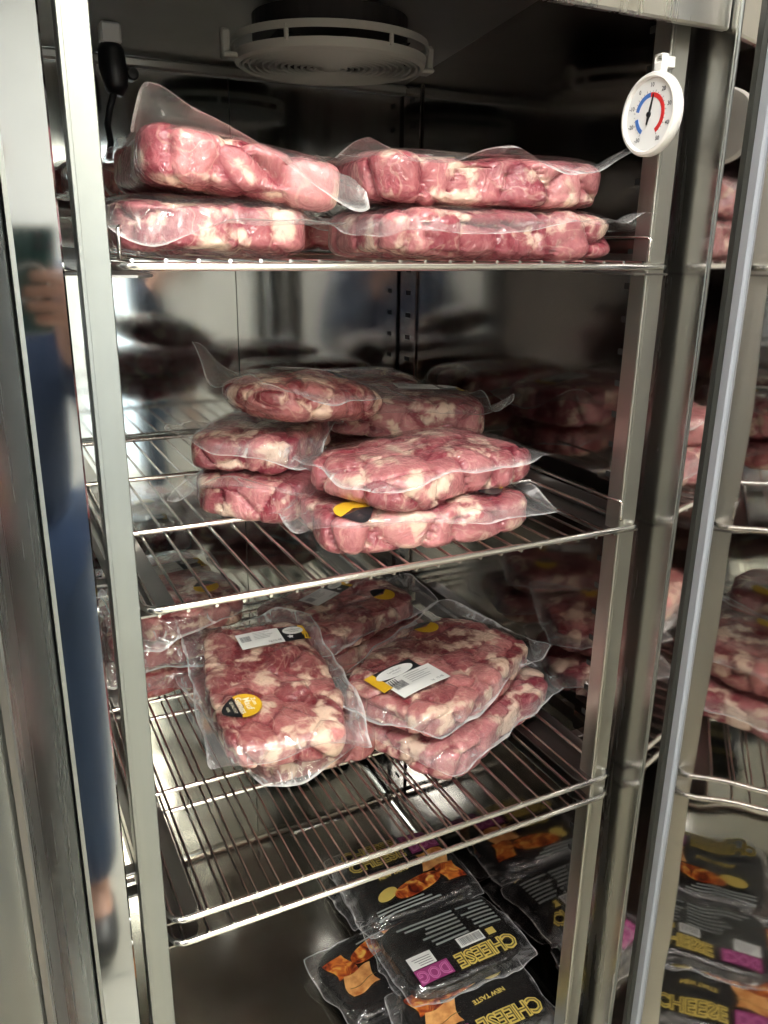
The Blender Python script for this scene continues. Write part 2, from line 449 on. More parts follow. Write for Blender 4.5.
b = MB(); frame_loop(b, G0, .62, DZ0 + .02, DZ1 - .02, GS, .0, .010, .003); b.xf(dr).build('gasket', M['gasket'], shell)
b = MB(); frame_loop(b, G0 - .0015, .6215, DZ0 + .0185, DZ1 - .0185, .0018, .0, .0055, .0004); b.xf(dr).build('gasket_edge', M['post'], shell)
b = MB(); frame_loop(b, G0 + GS, .62 - GS, DZ0 + .02 + GS, DZ1 - .02 - GS, .019, .0, .007, .002); b.xf(dr).build('gasket_profile', M['greystrip'], shell)
b = MB().box(G0 + GS + .019, .62 - GS - .019, .0, .0035, DZ0 + .045, DZ1 - .045, .0015).xf(dr).build('inner_panel', M['liner'], shell)
# little screw heads on the hinge margin
for z in (-.171, ):
    MB().lathe([(0, .003), (.003, .0028), (.0055, .0015), (.006, 0)], n=16).xf(lambda x, y, q: dr(.036 + x, q, z + y)).build('screw', M['rim'], shell, smooth=True)

# ------------------------------------------------------------------ evaporator fan guard
fan = empty('fan_guard', (.341, .402, .2515)); tag(fan, 'round grey slotted fan guard hanging from the ceiling inside the refrigerator', 'fan')
b = MB()
b.lathe([(.1205, .0), (.1215, -.0085), (.1195, -.0085), (.1185, .0)], n=72, closed=True)      # upper band
b.build('upper_band', M['fan'], fan, smooth=True, angle=40)
b = MB(); b.lathe([(.119, -.017), (.1165, -.026), (.112, -.029), (.1095, -.027), (.116, -.0165)], n=72, closed=True)
b.build('lower_band', M['fan'], fan, smooth=True, angle=40)
for k in range(6):
    a = 2 * PI * k / 6 - 1.35; c, s = math.cos(a), math.sin(a)
    MB().tube([(.119 * c, .119 * s, -.004), (.118 * c, .118 * s, -.02)], .0028, 6).build('band_post', M['fan'], fan)
b = MB()
for k in range(13):
    r = .012 + .0079 * k
    b.lathe([(r - .0014, -.0285), (r - .0010, -.026), (r + .0010, -.026), (r + .0014, -.0285), (r, -.0297)], n=72, closed=True)
for k in range(4):
    a = PI / 4 * (2 * k) / 1 + .5; c, s = math.cos(a), math.sin(a)
    b.tube([(.010 * c, .010 * s, -.0262), (.112 * c, .112 * s, -.0262)], .0018, 6)
b.lathe([(0, -.0305), (.010, -.030), (.0125, -.027), (.0125, -.0255), (0, -.025)], n=32)
b.build('grille', M['fan'], fan, smooth=True, angle=50)
for a in (math.radians(-8), math.radians(172)):
    c, s = math.cos(a), math.sin(a)
    b = MB().box(.112, .134, -.013, .013, -.026, -.020, .002); b.box(.124, .134, -.009, .009, -.026, .004, .002)
    b.lathe([(0, .004), (.005, .004), (.0055, .002), (.0055, -.004)], (.129, 0, .002), n=16)
    b.xf(lambda x, y, z: (c * x - s * y, s * x + c * y, z)).build('mounting_ear', M['fan'], fan)
b = MB()
for k in range(7):       # blades above the grille
    a = 2 * PI * k / 7
    vs = []
    for i in range(5):
        r = .025 + .078 * i / 4; w = .35 - .06 * i
        for q, z in ((-w, -.018), (w, -.006)):
            vs.append((r * math.cos(a + q), r * math.sin(a + q), z))
            vs.append((r * math.cos(a + q), r * math.sin(a + q), z + .0015))
    fs = []
    for i in range(4):
        o = 4 * i
        fs += [(o, o + 4, o + 6, o + 2), (o + 1, o + 3, o + 7, o + 5), (o, o + 1, o + 5, o + 4), (o + 2, o + 6, o + 7, o + 3)]
    b.add(vs, fs)
b.lathe([(0, -.021), (.022, -.021), (.026, -.018), (.026, 0), (0, 0)], n=24)
b.build('blades', M['fandark'], fan)
b = MB().lathe([(0, .0), (.095, .0), (.095, .026), (0, .026)], n=48); b.build('shroud', M['fandark'], fan)
for k in range(3):
    a = PI / 2 + .75 * (k - 1); MB().tube([(  .09 * math.cos(a), .09 * math.sin(a), 0), (.09 * math.cos(a), .09 * math.sin(a), zceil(.402 + .09 * math.sin(a)) - .2515)], .004, 10).build('standoff', M['fan'], fan)

# black sensor housing hanging at the upper left
sn = empty('sensor_housing', (.104, .55, 0)); tag(sn, 'black plastic sensor housing with white cap hanging at the upper left corner', 'sensor')
zt = zceil(.55)
b = MB(); b.tube([(0, 0, .252), (0, 0, .245), (.001, 0, .225), (.003, 0, .205), (.001, 0, .195)], [.013, .0165, .0175, .0155, .010], 14)
b.build('housing', M['black'], sn, smooth=True)
MB().box(-.013, .013, -.011, .011, .251, zt - .0005, .003).build('cap', M['white'], sn)
MB().tube([(.0, 0, .197), (-.006, .004, .18), (-.010, .01, .16), (-.006, .018, .14), (-.008, .03, .12)], .0045, 8).build('cable', M['black'], sn, smooth=True)
MB().lathe([(0, -.016), (.0025, -.015), (.0025, 0)], (.001, -.012, .232), n=10).build('status_dot', M['white'], sn)
kn = MB().lathe([(0, 0), (.0085, .0), (.0085, .008), (.006, .011), (0, .012)], n=24).xf(lambda x, y, z: (x + .149, YB - z, y + .238)).build('knob', M['black'])
tag(kn, 'small round black knob on the back wall under the ceiling edge', 'knob')

# ------------------------------------------------------------------ wire shelves
def make_shelf(z, name, label, up=1, double=False):
    s = empty(name, (0, 0, z)); tag(s, label, 'shelf')
    W_, D_, rc = .541, .645, .014
    pts = []
    for (cx, cy, a0) in ((rc, rc, PI), (W_ - rc, rc, 1.5 * PI), (W_ - rc, D_ - rc, 0), (rc, D_ - rc, .5 * PI)):
        for i in range(6):
            a = a0 + PI / 2 * i / 5; pts.append((cx + rc * math.cos(a), cy + rc * math.sin(a), 0))
    MB().tube(pts, .0034, 10, closed=True).build('rim', M['rim'], s, smooth=True)
    zw = up * .0042
    wire0 = None
    for k in range(-1, 20):
        x = .0348 + .0247 * k
        if wire0 is None:
            wire0 = MB().tube([(0, -.0015, zw), (0, D_ - .001, zw)], .0016, 8).build('wire', M['wire'], s, smooth=True, angle=50); wire0.location = (x, 0, 0)
        else:
            c = wire0.copy(); COL.objects.link(c); c.location = (x, 0, 0)
    for y in (.203, .415):
        MB().tube([(.002, y, zw - up * .0046), (W_ - .002, y, zw - up * .0046)], .0031, 10).build('cross_bar', M['rim'], s, smooth=True, angle=50)
    return s
make_shelf(Z1, 'wire_shelf', 'chrome wire shelf at the top carrying the uppermost four meat packs', 1)
make_shelf(Z2, 'wire_shelf', 'chrome wire shelf in the middle, second from the top', -1)
make_shelf(Z3, 'wire_shelf', 'upper of the two wire shelves lying close together, bearing labelled meat packs', 1)
make_shelf(Z4, 'wire_shelf', 'lower of the two close-set wire shelves, empty itself, above the sausage packs', 1)

# bent end-stop rods visible at the shelf corners
def stop_rod(x, z, s, label):
    o = MB().tube([(x, .012, z + .0045), (x, .012, z + .026), (x + s * .002, .014, z + .028), (x + s * .004, .030, z + .028), (x + s * .004, .28, z + .028)], .0016, 8).build('stop_rod', M['rim'], fr, smooth=True)
for (x, z, s) in ((.004, Z1, 1), (.5240, Z1, -1), (.5240, Z2, -1)):
    stop_rod(x, z, s, '')

# ------------------------------------------------------------------ thermometer
th = empty('fridge_thermometer', (.500, .0, .137)); tag(th, 'round white dial thermometer hooked on the right post, red and blue scale', 'thermometer')
def tl(x, y, z): return (-z, -x, y)         # dial plane faces -x, up is z
MB().lathe([(0, -.003), (.030, -.003), (.0345, -.002), (.0365, .001), (.0365, .006), (.0350, .0085), (.0325, .0092), (.0312, .0075), (.0310, .0052), (0, .0052)], n=72).xf(tl).build('case', M['white'], th, smooth=True, angle=35)
MB().lathe([(0, .0056), (.0309, .0056), (.0309, .005), (0, .005)], n=60).xf(tl).build('dial', M['face'], th)
def arc(b, r0, r1, a0, a1, z0=.0056, z1=.0061, n=24):
    vs = []
    for i in range(n + 1):
        a = R(a0 + (a1 - a0) * i / n); c, s = math.cos(a), math.sin(a)
        vs += [(r0 * c, r0 * s, z0), (r1 * c, r1 * s, z0), (r1 * c, r1 * s, z1), (r0 * c, r0 * s, z1)]
    fs = []
    for i in range(n):
        o = 4 * i; fs += [(o + k, o + (k + 1) % 4, o + 4 + (k + 1) % 4, o + 4 + k) for k in range(4)]
    fs += [(0, 1, 2, 3), (4 * n + 3, 4 * n + 2, 4 * n + 1, 4 * n)]
    b.add(vs, fs)
b = MB(); arc(b, .0150, .0188, 92, -58); b.xf(tl).build('red_scale', M['red'], th)
b = MB(); arc(b, .0150, .0188, 94, 168); arc(b, .0150, .0188, 190, 238); b.xf(tl).build('blue_scale', M['blue'], th)
b = MB()
for i in range(0, 28):
    a = R(238 - 296 * i / 27); r1 = .0212 if i % 3 == 0 else .0203
    c, s = math.cos(a), math.sin(a); w = .00025
    b.add([(.0192 * c - w * s, .0192 * s + w * c, .0061), (.0192 * c + w * s, .0192 * s - w * c, .0061), (r1 * c + w * s, r1 * s - w * c, .0061), (r1 * c - w * s, r1 * s + w * c, .0061)], [(0, 1, 2, 3)])
for i, t in enumerate(['-30', '-20', '-10', '0', '10', '20', '30', '40', '50']):
    v, f = text_mesh(t, .0052, bold=.00012); a = R(238 - 296 * i / 8)
    b.add([(x + .0252 * math.cos(a), y + .0252 * math.sin(a), .0061) for x, y, z in v], f)
b.xf(tl).build('numerals', M['ink'], th)
b = MB().prism([(-.0006, -.009), (.0006, -.009), (.0012, -.002), (.0006, .0165), (0, .0180), (-.0006, .0165), (-.0012, -.002)], .0066, .0074, 'z')
b.lathe([(0, .0085), (.0022, .0082), (.0025, .0066)], n=16)
b.xf(lambda x, y, z: (x * math.cos(R(-12)) - y * math.sin(R(-12)), x * math.sin(R(-12)) + y * math.cos(R(-12)), z)).xf(tl).build('needle', M['black'], th)
b = MB(); b.box(-.0055, .0055, .034, .045, -.006, .002, .0012); b.box(-.0055, -.0035, .043, .050, -.006, .002, .0006); b.box(.0035, .0055, .043, .050, -.006, .002, .0006); b.box(-.0055, .0055, .049, .0515, -.006, .002, .0006)
b.box(-.004, .004, .040, .050, -.016, -.005, .001)
b.xf(tl).build('hanging_hook', M['white'], th)

# ------------------------------------------------------------------ vacuum packed meat
_grid = {}
def cube_grid(n):
    if n in _grid: return _grid[n]
    idx = {}; V = []; F = []
    def vid(p):
        k = tuple(int(round(c * n)) for c in p)
        if k not in idx: idx[k] = len(V); V.append(p)
        return idx[k]
    t = [-1 + 2 * i / n for i in range(n + 1)]
    for ax in range(3):
        for sg in (-1, 1):
            for i in range(n):
                for j in range(n):
                    q = []
                    for (a, c) in ((0, 0), (1, 0), (1, 1), (0, 1)):
                        p = [0, 0, 0]; p[ax] = sg; p[(ax + 1) % 3] = t[i + a]; p[(ax + 2) % 3] = t[j + c]
                        q.append(vid(tuple(p)))
                    F.append(q if sg > 0 else q[::-1])
    V = np.array(V, float); F = np.array(F, int)
    _grid[n] = (V, F); return _grid[n]

class Noise:
    def __init__(self, rng, freq, n=14):
        d = rng.normal(size=(n, 3)); d /= np.linalg.norm(d, axis=1)[:, None]
        self.k = d * freq * rng.uniform(.5, 1.6, size=(n, 1)); self.ph = rng.uniform(0, 6.28, n); self.a = 1 / np.sqrt(n) * 1.2
    def __call__(self, P): return (np.sin(P @ self.k.T + self.ph).sum(1)) * self.a

def np_mesh(name, V, F, mat, parent, attrs=None, smooth=True):
    me = bpy.data.meshes.new(name)
    me.vertices.add(len(V)); me.vertices.foreach_set('co', np.asarray(V, np.float32).ravel())
    F = np.asarray(F); nf = len(F); me.loops.add(nf * 4); me.polygons.add(nf)
    me.loops.foreach_set('vertex_index', F.astype(np.int32).ravel())
    me.polygons.foreach_set('loop_start', np.arange(nf, dtype=np.int32) * 4)
    me.update(calc_edges=True); me.validate()
    if smooth: me.shade_smooth()
    for k, a in (attrs or {}).items():
        at = me.attributes.new(k, 'FLOAT', 'POINT'); at.data.foreach_set('value', np.asarray(a, np.float32))
    me.materials.append(mat)
    o = bpy.data.objects.new(name, me); COL.objects.link(o); o.parent = parent
    return o

PE = 5.2
def sstep(x, a, b):
    t = np.clip((x - a) / (b - a), 0, 1); return t * t * (3 - 2 * t)

class Bag:
    def __init__(self, loc, rot, L=.27, W=.165, H=.05, seed=0, mat='meat1', fat=.5, ex=.022, ey=.012, flaps=(), label='', group=None, n=40, name='vacuum_packed_meat', ends=None, film='film', taper=0., droop=.006, round_=5.2, zf=.70):
        self.a, self.b, self.c = L / 2, W / 2, H / 2; self.L, self.W, self.H = L, W, H
        self.flaps = flaps; self.ex, self.ey = ex, ey; self.zfk = zf; self.PE = round_; self.droop = droop; self.taper = taper
        self.rng = np.random.default_rng(seed)
        root = self.root = empty(name, loc, tuple(R(q) for q in rot)); tag(root, label, 'meat', group)
        self.nl = Noise(self.rng, 38); self.nm = Noise(self.rng, 90); self.nf = Noise(self.rng, 125, 20); self.nf2 = Noise(self.rng, 330, 24); self.nw = Noise(self.rng, 170, 20)
        # chunks
        V, F = cube_grid(n)
        p = self.PE
        r = (np.abs(V) ** p).sum(1) ** (1 / p)
        N = V / r[:, None]
        P = N * np.array([self.a, self.b, self.c])
        tp = 1 - self.taper * np.clip(np.abs(P[:, 0]) / self.a, 0, 1) ** 3
        P[:, 2] *= tp; P[:, 1] *= (1 - .4 * self.taper * np.clip(np.abs(P[:, 0]) / self.a, 0, 1) ** 3)
        ns = int(L * W / .00075) + 4
        S = np.stack([self.rng.uniform(-self.a, self.a, ns), self.rng.uniform(-self.b, self.b, ns), self.rng.uniform(-self.c, self.c, ns)], 1)
        Q = P + np.stack([self.nl(P), self.nl(P[:, [1, 2, 0]]), self.nl(P[:, [2, 0, 1]])], 1) * .006
        D = np.sqrt((((Q[:, None, :] - S[None]) * np.array([1, 1, .8])) ** 2).sum(2)); o = np.argsort(D, 1)
        f1 = np.take_along_axis(D, o[:, :1], 1)[:, 0]; f2 = np.take_along_axis(D, o[:, 1:2], 1)[:, 0]; cid = o[:, 0]
        e = f2 - f1
        crease = 1 - sstep(e, 0, .011)
        dep = self.rng.uniform(.4, 1.2, ns)[cid]
        offs = self.rng.uniform(-.0022, .0012, ns)[cid] * sstep(e, 0, .012)
        Nn = N ** 3 * np.sign(N) ** 0; Nn = np.sign(N) * np.abs(N) ** (p - 1) / np.array([self.a, self.b, self.c]); Nn /= np.linalg.norm(Nn, axis=1)[:, None]
        sidef = 1 - .45 * np.abs(Nn[:, 2])
        disp = -.0105 * np.exp(-e / .0055) * dep * sidef + offs + .0018 * self.nl(P) + .0010 * self.nm(P)
        P = P + Nn * disp[:, None]
        lo = 1 + .05 * np.sin(P[:, 0] * 30 + seed) * 1.0
        P[:, 1] *= lo
        P[:, 2] = np.maximum(P[:, 2], -self.c * .97) + self.c
        hold = self.rng.uniform(0, 1, ns)[cid]
        cell = .02 + .88 * hold - .55 * np.exp(-e / .004)  # random tone per chunk; crease colour darkened to imitate shade
        fatv = .27 + .26 * self.nf(Q) + .12 * self.nf2(P) + (fat - .5) * .45 + np.where(self.rng.uniform(0, 1, ns)[cid] < .16, .16, 0) * sstep(e, 0, .006) + .10 * np.exp(-e / .003)
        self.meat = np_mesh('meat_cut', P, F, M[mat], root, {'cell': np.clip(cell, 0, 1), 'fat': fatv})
        self.make_film(M[film])
    def base_h(self, x, y):
        p = self.PE
        s = (np.abs(x / self.a) ** p + np.abs(y / self.b) ** p) ** (1 / p)
        tp = 1 - self.taper * np.clip(np.abs(x) / self.a, 0, 1) ** 3
        q = np.clip(1 - np.minimum(s, .97) ** p, .0001, 1) ** (1 / p)
        return self.c * q * tp + self.c, s
    def top(self, x, y, film=True):
        h, s = self.base_h(x, y)
        P = np.stack([x, y, np.full_like(x, self.c)], 1)
        h = h + .0022 + .0010 * self.nl(P)
        zf = 2 * self.c * self.zfk
        out = np.clip((s - .93) / .07, 0, 1)
        d = np.maximum(np.maximum(np.abs(x) - self.a, np.abs(y) - self.b), 0)
        z = h * (1 - sstep(s, .95, 1.06)) + zf * sstep(s, .95, 1.06)
        z = z + d * .35 * self.nl(P) * 1.6 - self.droop * (d / .02) * .5
        for (fx, fy, r, dz) in self.flaps:
            g = np.exp(-(((x - fx * (self.a + self.ex)) / r) ** 2 + ((y - fy * (self.b + self.ey)) / r) ** 2))
            z = z + dz * g * sstep(s, .93, 1.1)
        z = z + .0009 * self.nw(P) * sstep(s, .9, 1.05)
        return z, s
    def make_film(self, mat):
        nx, ny = 64, 44
        u = np.linspace(-1, 1, nx); v = np.linspace(-1, 1, ny); U, Vv = np.meshgrid(u, v, indexing='ij')
        rr = 1 - .012 * (np.abs(U) ** 8) * (np.abs(Vv) ** 8) * 3
        x = (U * (self.a + self.ex) * rr).ravel(); y = (Vv * (self.b + self.ey) * rr).ravel()
        eps = np.stack([x, y, 0 * x], 1)
        en = np.maximum(np.abs(U), np.abs(Vv)).ravel()
        x = x + .0018 * self.nm(eps) * en ** 6; y = y + .0018 * self.nm(eps[:, [1, 0, 2]]) * en ** 6
        z, s = self.top(x, y)
        I = np.arange(nx * ny).reshape(nx, ny)
        F = np.stack([I[:-1, :-1], I[1:, :-1], I[1:, 1:], I[:-1, 1:]], -1).reshape(-1, 4)
        V1 = np.stack([x, y, z], 1)
        edge = .04 + 1.0 * sstep(s, .94, 1.05)
        self.film = np_mesh('clear_film', V1, F, mat, self.root, {'edge': edge, 'border': sstep(en, .965, 1.0)})
    # conforming print ------------------------------------------------
    def decal(self, name, polys, mat, cx, cy, rot=0., dz=.0008, thick=.0004, parent=None, sub=0.006):
        """polys: list of (verts2d, faces) in label space; laid on top of the film"""
        V = []; F = []
        for v, f in polys:
            o = len(V); V += [(p[0], p[1]) for p in v]; F += [[o + i for i in q] for q in f]
        A = np.array(V, float); c, s = math.cos(R(rot)), math.sin(R(rot))
        x = cx + c * A[:, 0] - s * A[:, 1]; y = cy + s * A[:, 0] + c * A[:, 1]
        z, _ = self.top(x, y); z = z + dz
        n = len(x)
        me = bpy.data.meshes.new(name)
        Vt = [(x[i], y[i], z[i]) for i in range(n)]
        if thick:
            from collections import Counter
            ed = Counter()
            for q in F:
                for i in range(len(q)): ed[(q[i], q[(i + 1) % len(q)])] += 1
            Vt += [(x[i], y[i], z[i] - thick) for i in range(n)]
            F2 = [list(q) for q in F] + [[i + n for i in q[::-1]] for q in F]
            for (i, j) in ed:
                if (j, i) not in ed: F2.append([i, i + n, j + n, j])
            F = F2
        me.from_pydata(Vt, [], F); me.materials.append(mat); me.update()
        o = bpy.data.objects.new(name, me); COL.objects.link(o); o.parent = parent or self.root
        return o

def grid_rect(x0, x1, y0, y1, n=10, m=6, fn=None):
    v = []
    for i in range(n + 1):
        for j in range(m + 1):
            x = x0 + (x1 - x0) * i / n; y = y0 + (y1 - y0) * j / m
            v.append(fn(x, y) if fn else (x, y))
    f = [(i * (m + 1) + j, (i + 1) * (m + 1) + j, (i + 1) * (m + 1) + j + 1, i * (m + 1) + j + 1) for i in range(n) for j in range(m)]
    return v, f
def ellipse(cx, cy, rx, ry, n=28, a0=0, a1=360, p=2., rot=0):
    v = [(cx, cy)]
    for i in range(n + 1):
        a = R(a0 + (a1 - a0) * i / n); c, s = math.cos(a), math.sin(a)
        X = rx * math.copysign(abs(c) ** (2 / p), c); Y = ry * math.copysign(abs(s) ** (2 / p), s)
        q = R(rot); v.append((cx + X * math.cos(q) - Y * math.sin(q), cy + X * math.sin(q) + Y * math.cos(q)))
    return v, [(0, i + 1, i + 2) for i in range(n)]
def txt(s, size, cx=0, cy=0, rot=0, bold=0., sx=1., sy=1.):
    v, f = text_mesh(s, size, bold=bold); c, q = math.cos(R(rot)), math.sin(R(rot))
    return [(cx + c * x * sx - q * y * sy, cy + q * x * sx + c * y * sy) for x, y, z in v], f
def lines(x0, x1, ys, h, rng, frac=(.5, 1)):
    out = []
    for y in ys: out.append(grid_rect(x0, x0 + (x1 - x0) * rng.uniform(*frac), y, y + h, 4, 1))
    return out

def price_label(bag, cx, cy, rot, flip=1, white=(.058, .036), blk=.036, off=None):
    """white weigh label with bar code next to a black and yellow brand band with an oval badge"""
    rng = random.Random(int(abs(cx) * 1e4) + 3)
    w, h = white
    x0 = -w * .5 * flip
    lab = bag.decal('product_label', [grid_rect(-w / 2, w / 2, -h / 2, h / 2, 14, 8)], M['label'], cx, cy, rot, dz=.0016)
    bars = []
    x = -w * .44
    while x < -w * .20:
        bw = rng.uniform(.0004, .0010); bars.append(grid_rect(x, x + bw, -h * .10, h * .26, 1, 2)); x += bw + rng.uniform(.0005, .0009)
    t = [txt('kg', .005, w * .18, -h * .34), txt('12,48', .0055, w * .34, -h * .34)]
    t += lines(-w * .12, w * .42, [h * (.36 - .1 * i) for i in range(5)], .0007, rng)
    bag.decal('label_print', bars + t, M['ink'], cx, cy, rot, dz=.0022, thick=0, parent=lab)
    bw_ = blk; bx = flip * (w / 2 + bw_ / 2)
    c, s = math.cos(R(rot)), math.sin(R(rot)); bcx, bcy = (cx + c * bx, cy + s * bx) if off is None else (cx + c * off[0] - s * off[1], cy + s * off[0] + c * off[1])
    band = bag.decal('brand_band', [grid_rect(-bw_ / 2, bw_ / 2, -h * .5, h * .46, 10, 8)], M['lblack'], bcx, bcy, rot, dz=.0015)
    sh = flip * bw_ * .34
    bag.decal('yellow_field', [grid_rect(min(sh, flip * bw_ * .5) - .002, max(sh, flip * bw_ * .5), -h * .5, h * .46, 4, 8)], M['lyellow'], bcx, bcy, rot, dz=.0020, parent=band)
    st = []
    for i in range(4):
        xx = flip * bw_ * .18 + flip * .0035 * i
        st.append(grid_rect(xx, xx + .0012, -h * .48, -h * .20, 1, 2, lambda x, y: (x + (y + h * .3) * .2, y)))
    bag.decal('black_strokes', st, M['lblack'], bcx, bcy, rot, dz=.0025, thick=0, parent=band)
    bag.decal('oval_badge', [ellipse(0, h * .12, bw_ * .40, h * .25)], M['label'], bcx, bcy, rot, dz=.0027, parent=band)
    bag.decal('badge_print', [txt('Landfleisch', .0050, 0, h * .14, 0), txt('Metzgerei', .0034, 0, h * .02), txt('seit', .0028, 0, h * .26)], M['ink'], bcx, bcy, rot, dz=.0034, thick=0, parent=band)
    if flip > 0:
        sv = []
        for i in range(10):
            a = PI / 5 * i + PI / 2; r = .0045 if i % 2 == 0 else .0022; sv.append((-bw_ * .22 + r * math.cos(a), -h * .28 + r * math.sin(a)))
        bag.decal('star_mark', [(sv, [tuple(range(10))])], M['label'], bcx, bcy, rot, dz=.0030, parent=band)

def round_sticker(bag, cx, cy, rot, r=.021, words=True, name='brand_sticker'):
    # rounded yellow disc whose one side runs out to a black tip
    yv = ellipse(0, .0, r, r, 30, 10 - 30, 190 + 10)
    lab = bag.decal(name, [ellipse(0, 0, r, r, 34, -22, 202)], M['lyellow'], cx, cy, rot, dz=.0017)
    y0 = -r * math.sin(R(22)); xw = r * math.cos(R(22))
    n = 12; v = [(0, y0)]
    for i in range(n + 1):
        t = i / n; X = -xw + 2 * xw * t; v.append((X, y0 - r * .88 * (1 - abs(2 * t - 1) ** 1.9)))
    bag.decal('black_tip', [(v, [(0, i + 1, i + 2) for i in range(n)]), ([(-xw, y0), (xw, y0), (xw * .98, y0 - .0006), (-xw * .98, y0 - .0006)], [(0, 3, 2, 1)])], M['lblack'], cx, cy, rot, dz=.0017, parent=lab)
    if words:
        bag.decal('sticker_text', [txt('Zum', .0072, -.002, r * .62, 0, bold=.0001), txt('Mauf', .0115, 0, r * .24, 0, bold=.0002), txt('Genuss', .0105, 0, -r * .18, 0, bold=.0002)], M['cream'], cx, cy, rot, dz=.0024, thick=0, parent=lab)
        bag.decal('tip_text', [txt('QUALITÄT', .0048, 0, -r * .60), txt('100%', .0042, 0, -r * .92)], M['cream'], cx, cy, rot, dz=.0024, thick=0, parent=lab)
    return lab

G1 = 'packs on the top shelf'; G2 = 'packs piled on the middle shelf'; G3 = 'packs on the lower shelf'
S1, S2, S3 = Z1 + .0060, Z2 - .0026, Z3 + .0060
# --- top shelf
B_ = Bag((.092, .166, S1 - .0015), (1, 0, 90), .27, .165, .050, 11, 'meat1', .66, ex=.02, ey=.018, flaps=[(-1, .6, .05, -.016), (-1, -.3, .05, -.010)], label='pale pink meat pack lying on the wire at the left end of the top shelf', group=G1, n=56)
A_ = Bag((.120, .158, S1 + .045), (8, 0, 87), .26, .165, .046, 5, 'meat1', .62, ex=.028, ey=.012, flaps=[(-1, 1, .030, .034), (-1, .3, .08, .008)], label='tilted meat pack at the upper left of the top shelf with tall film flap', group=G1, n=56)
F_ = Bag((.366, .100, S1 - .0015), (0, 0, 1), .270, .165, .046, 23, 'meat1', .48, ex=.030, ey=.016, flaps=[(1, -1, .045, .024), (-1, -1, .05, -.012), (-.4, -1, .05, -.010)], label='lower meat pack at the right end of the top shelf, directly on the wire', group=G1, n=56)
E_ = Bag((.357, .108, S1 + .043), (0, 0, -1), .262, .165, .050, 31, 'meat1', .46, ex=.024, ey=.012, flaps=[(1, -.8, .055, .024), (-.05, -1, .045, .026), (-1, -1, .04, .024)], label='upper meat pack at the right end of the top shelf, white label edge-on', group=G1, n=56)
C_ = Bag((.215, .43, S1), (0, 0, 4), .27, .16, .050, 41, 'meat2', .45, label='dark red meat pack lying at the back of the top shelf behind the left stack', group=G1)
D_ = Bag((.110, .44, S1 + .052), (0, 0, 12), .20, .15, .045, 42, 'meat2', .4, ex=.03, flaps=[(-1, -1, .05, .02)], label='shaded meat pack on top at the back left of the top shelf', group=G1)
price_label(E_, -.065, .03, 4)
# --- middle shelf
J_ = Bag((.312, .110, S2), (0, 0, -3), .245, .155, .044, 51, 'meat1', .50, ex=.028, ey=.013, flaps=[(1, -.3, .04, .004), (-1, -1, .05, .014)], label='front bottom meat pack on the middle shelf with film fin pointing right', group=G2, n=60)
I_ = Bag((.332, .122, S2 + .038), (1, 0, 13), .255, .155, .054, 61, 'meat1', .56, ex=.003, ey=.002, label='big marbled meat pack lying on the front of the middle shelf pile', group=G2, n=64, droop=.03, round_=3.2)
L_ = Bag((.205, .272, S2), (0, 0, 52), .20, .140, .050, 71, 'meat1', .52, ex=.016, ey=.013, flaps=[(-1, 0, .05, .008)], label='bottom left meat pack of the middle shelf pile, its end over the wires', group=G2, n=56)
K_ = Bag((.205, .290, S2 + .050), (0, 0, 54), .20, .132, .044, 81, 'meat1', .50, ex=.018, ey=.018, flaps=[(-1, 1, .05, .014)], label='second meat pack up at the left of the middle shelf pile, between two others', group=G2, n=50)
G_ = Bag((.240, .255, S2 + .098), (0, 9, 14), .205, .135, .056, 91, 'meat0', .60, ex=.014, ey=.010, flaps=[(-1, 1, .04, .034), (-1, -.3, .04, .008)], label='oval meat pack crowning the left of the middle shelf pile, pointed film flap', group=G2, n=56, taper=.35, round_=2.8)
H2 = Bag((.425, .368, S2), (0, 0, -20), .21, .16, .046, 95, 'meat2', .5, label='meat pack hidden low behind the big front pack on the middle shelf', group=G2)
H_ = Bag((.422, .352, S2 + .052), (0, 3, -20), .215, .160, .056, 101, 'meat1', .55, ex=.030, ey=.014, flaps=[(1, -1, .04, .010), (-1, 1, .04, .012)], label='meat pack at the back right of the middle shelf pile, white label on top', group=G2, n=56)
T_ = Bag((.43, .566, S2), (0, 0, -4), .25, .15, .10, 105, 'meat2', .5, ex=.02, flaps=[(-1, -.5, .05, .02)], label='dark meat pack against the back wall behind the middle shelf pile', group=G2)
round_sticker(J_, -.090, -.050, 10, .020, False); round_sticker(J_, .07, -.035, -5, .020, False)
price_label(H_, .02, .01, 6)
price_label(G_, .01, .035, 4)
# --- lower shelf
N2 = Bag((.206, .274, S3), (0, 0, 97), .28, .165, .046, 111, 'meat0', .52, ex=.012, ey=.012, label='lower front left meat pack on the lower shelf under the one with the round sticker', group=G3, n=50)
N_ = Bag((.181, .236, S3 + .060), (0, -6, 83), .258, .158, .046, 121, 'meat0', .70, ex=.020, ey=.014, flaps=[(-1, -1, .04, -.014)], label='meat pack with round yellow sticker and white label, front left of the lower shelf', group=G3, n=70)
O2 = Bag((.428, .180, S3), (0, 0, 25), .275, .165, .046, 131, 'meat1', .58, ex=.016, ey=.012, flaps=[(1, .2, .05, .006)], label='lower front right meat pack directly on the lower shelf, under the labelled one', group=G3, n=56)
O_ = Bag((.410, .196, S3 + .048), (0, 0, 27), .275, .170, .046, 141, 'meat0', .60, ex=.014, ey=.012, flaps=[(1, 1, .04, .014), (-1, 1, .04, .008)], label='upper front right meat pack on the lower shelf, white label at its left end', group=G3, n=70)
P2 = Bag((.388, .436, S3), (0, 0, 14), .22, .165, .048, 151, 'meat0', .5, label='bottom pack of the centre back stack on the lower shelf', group=G3)
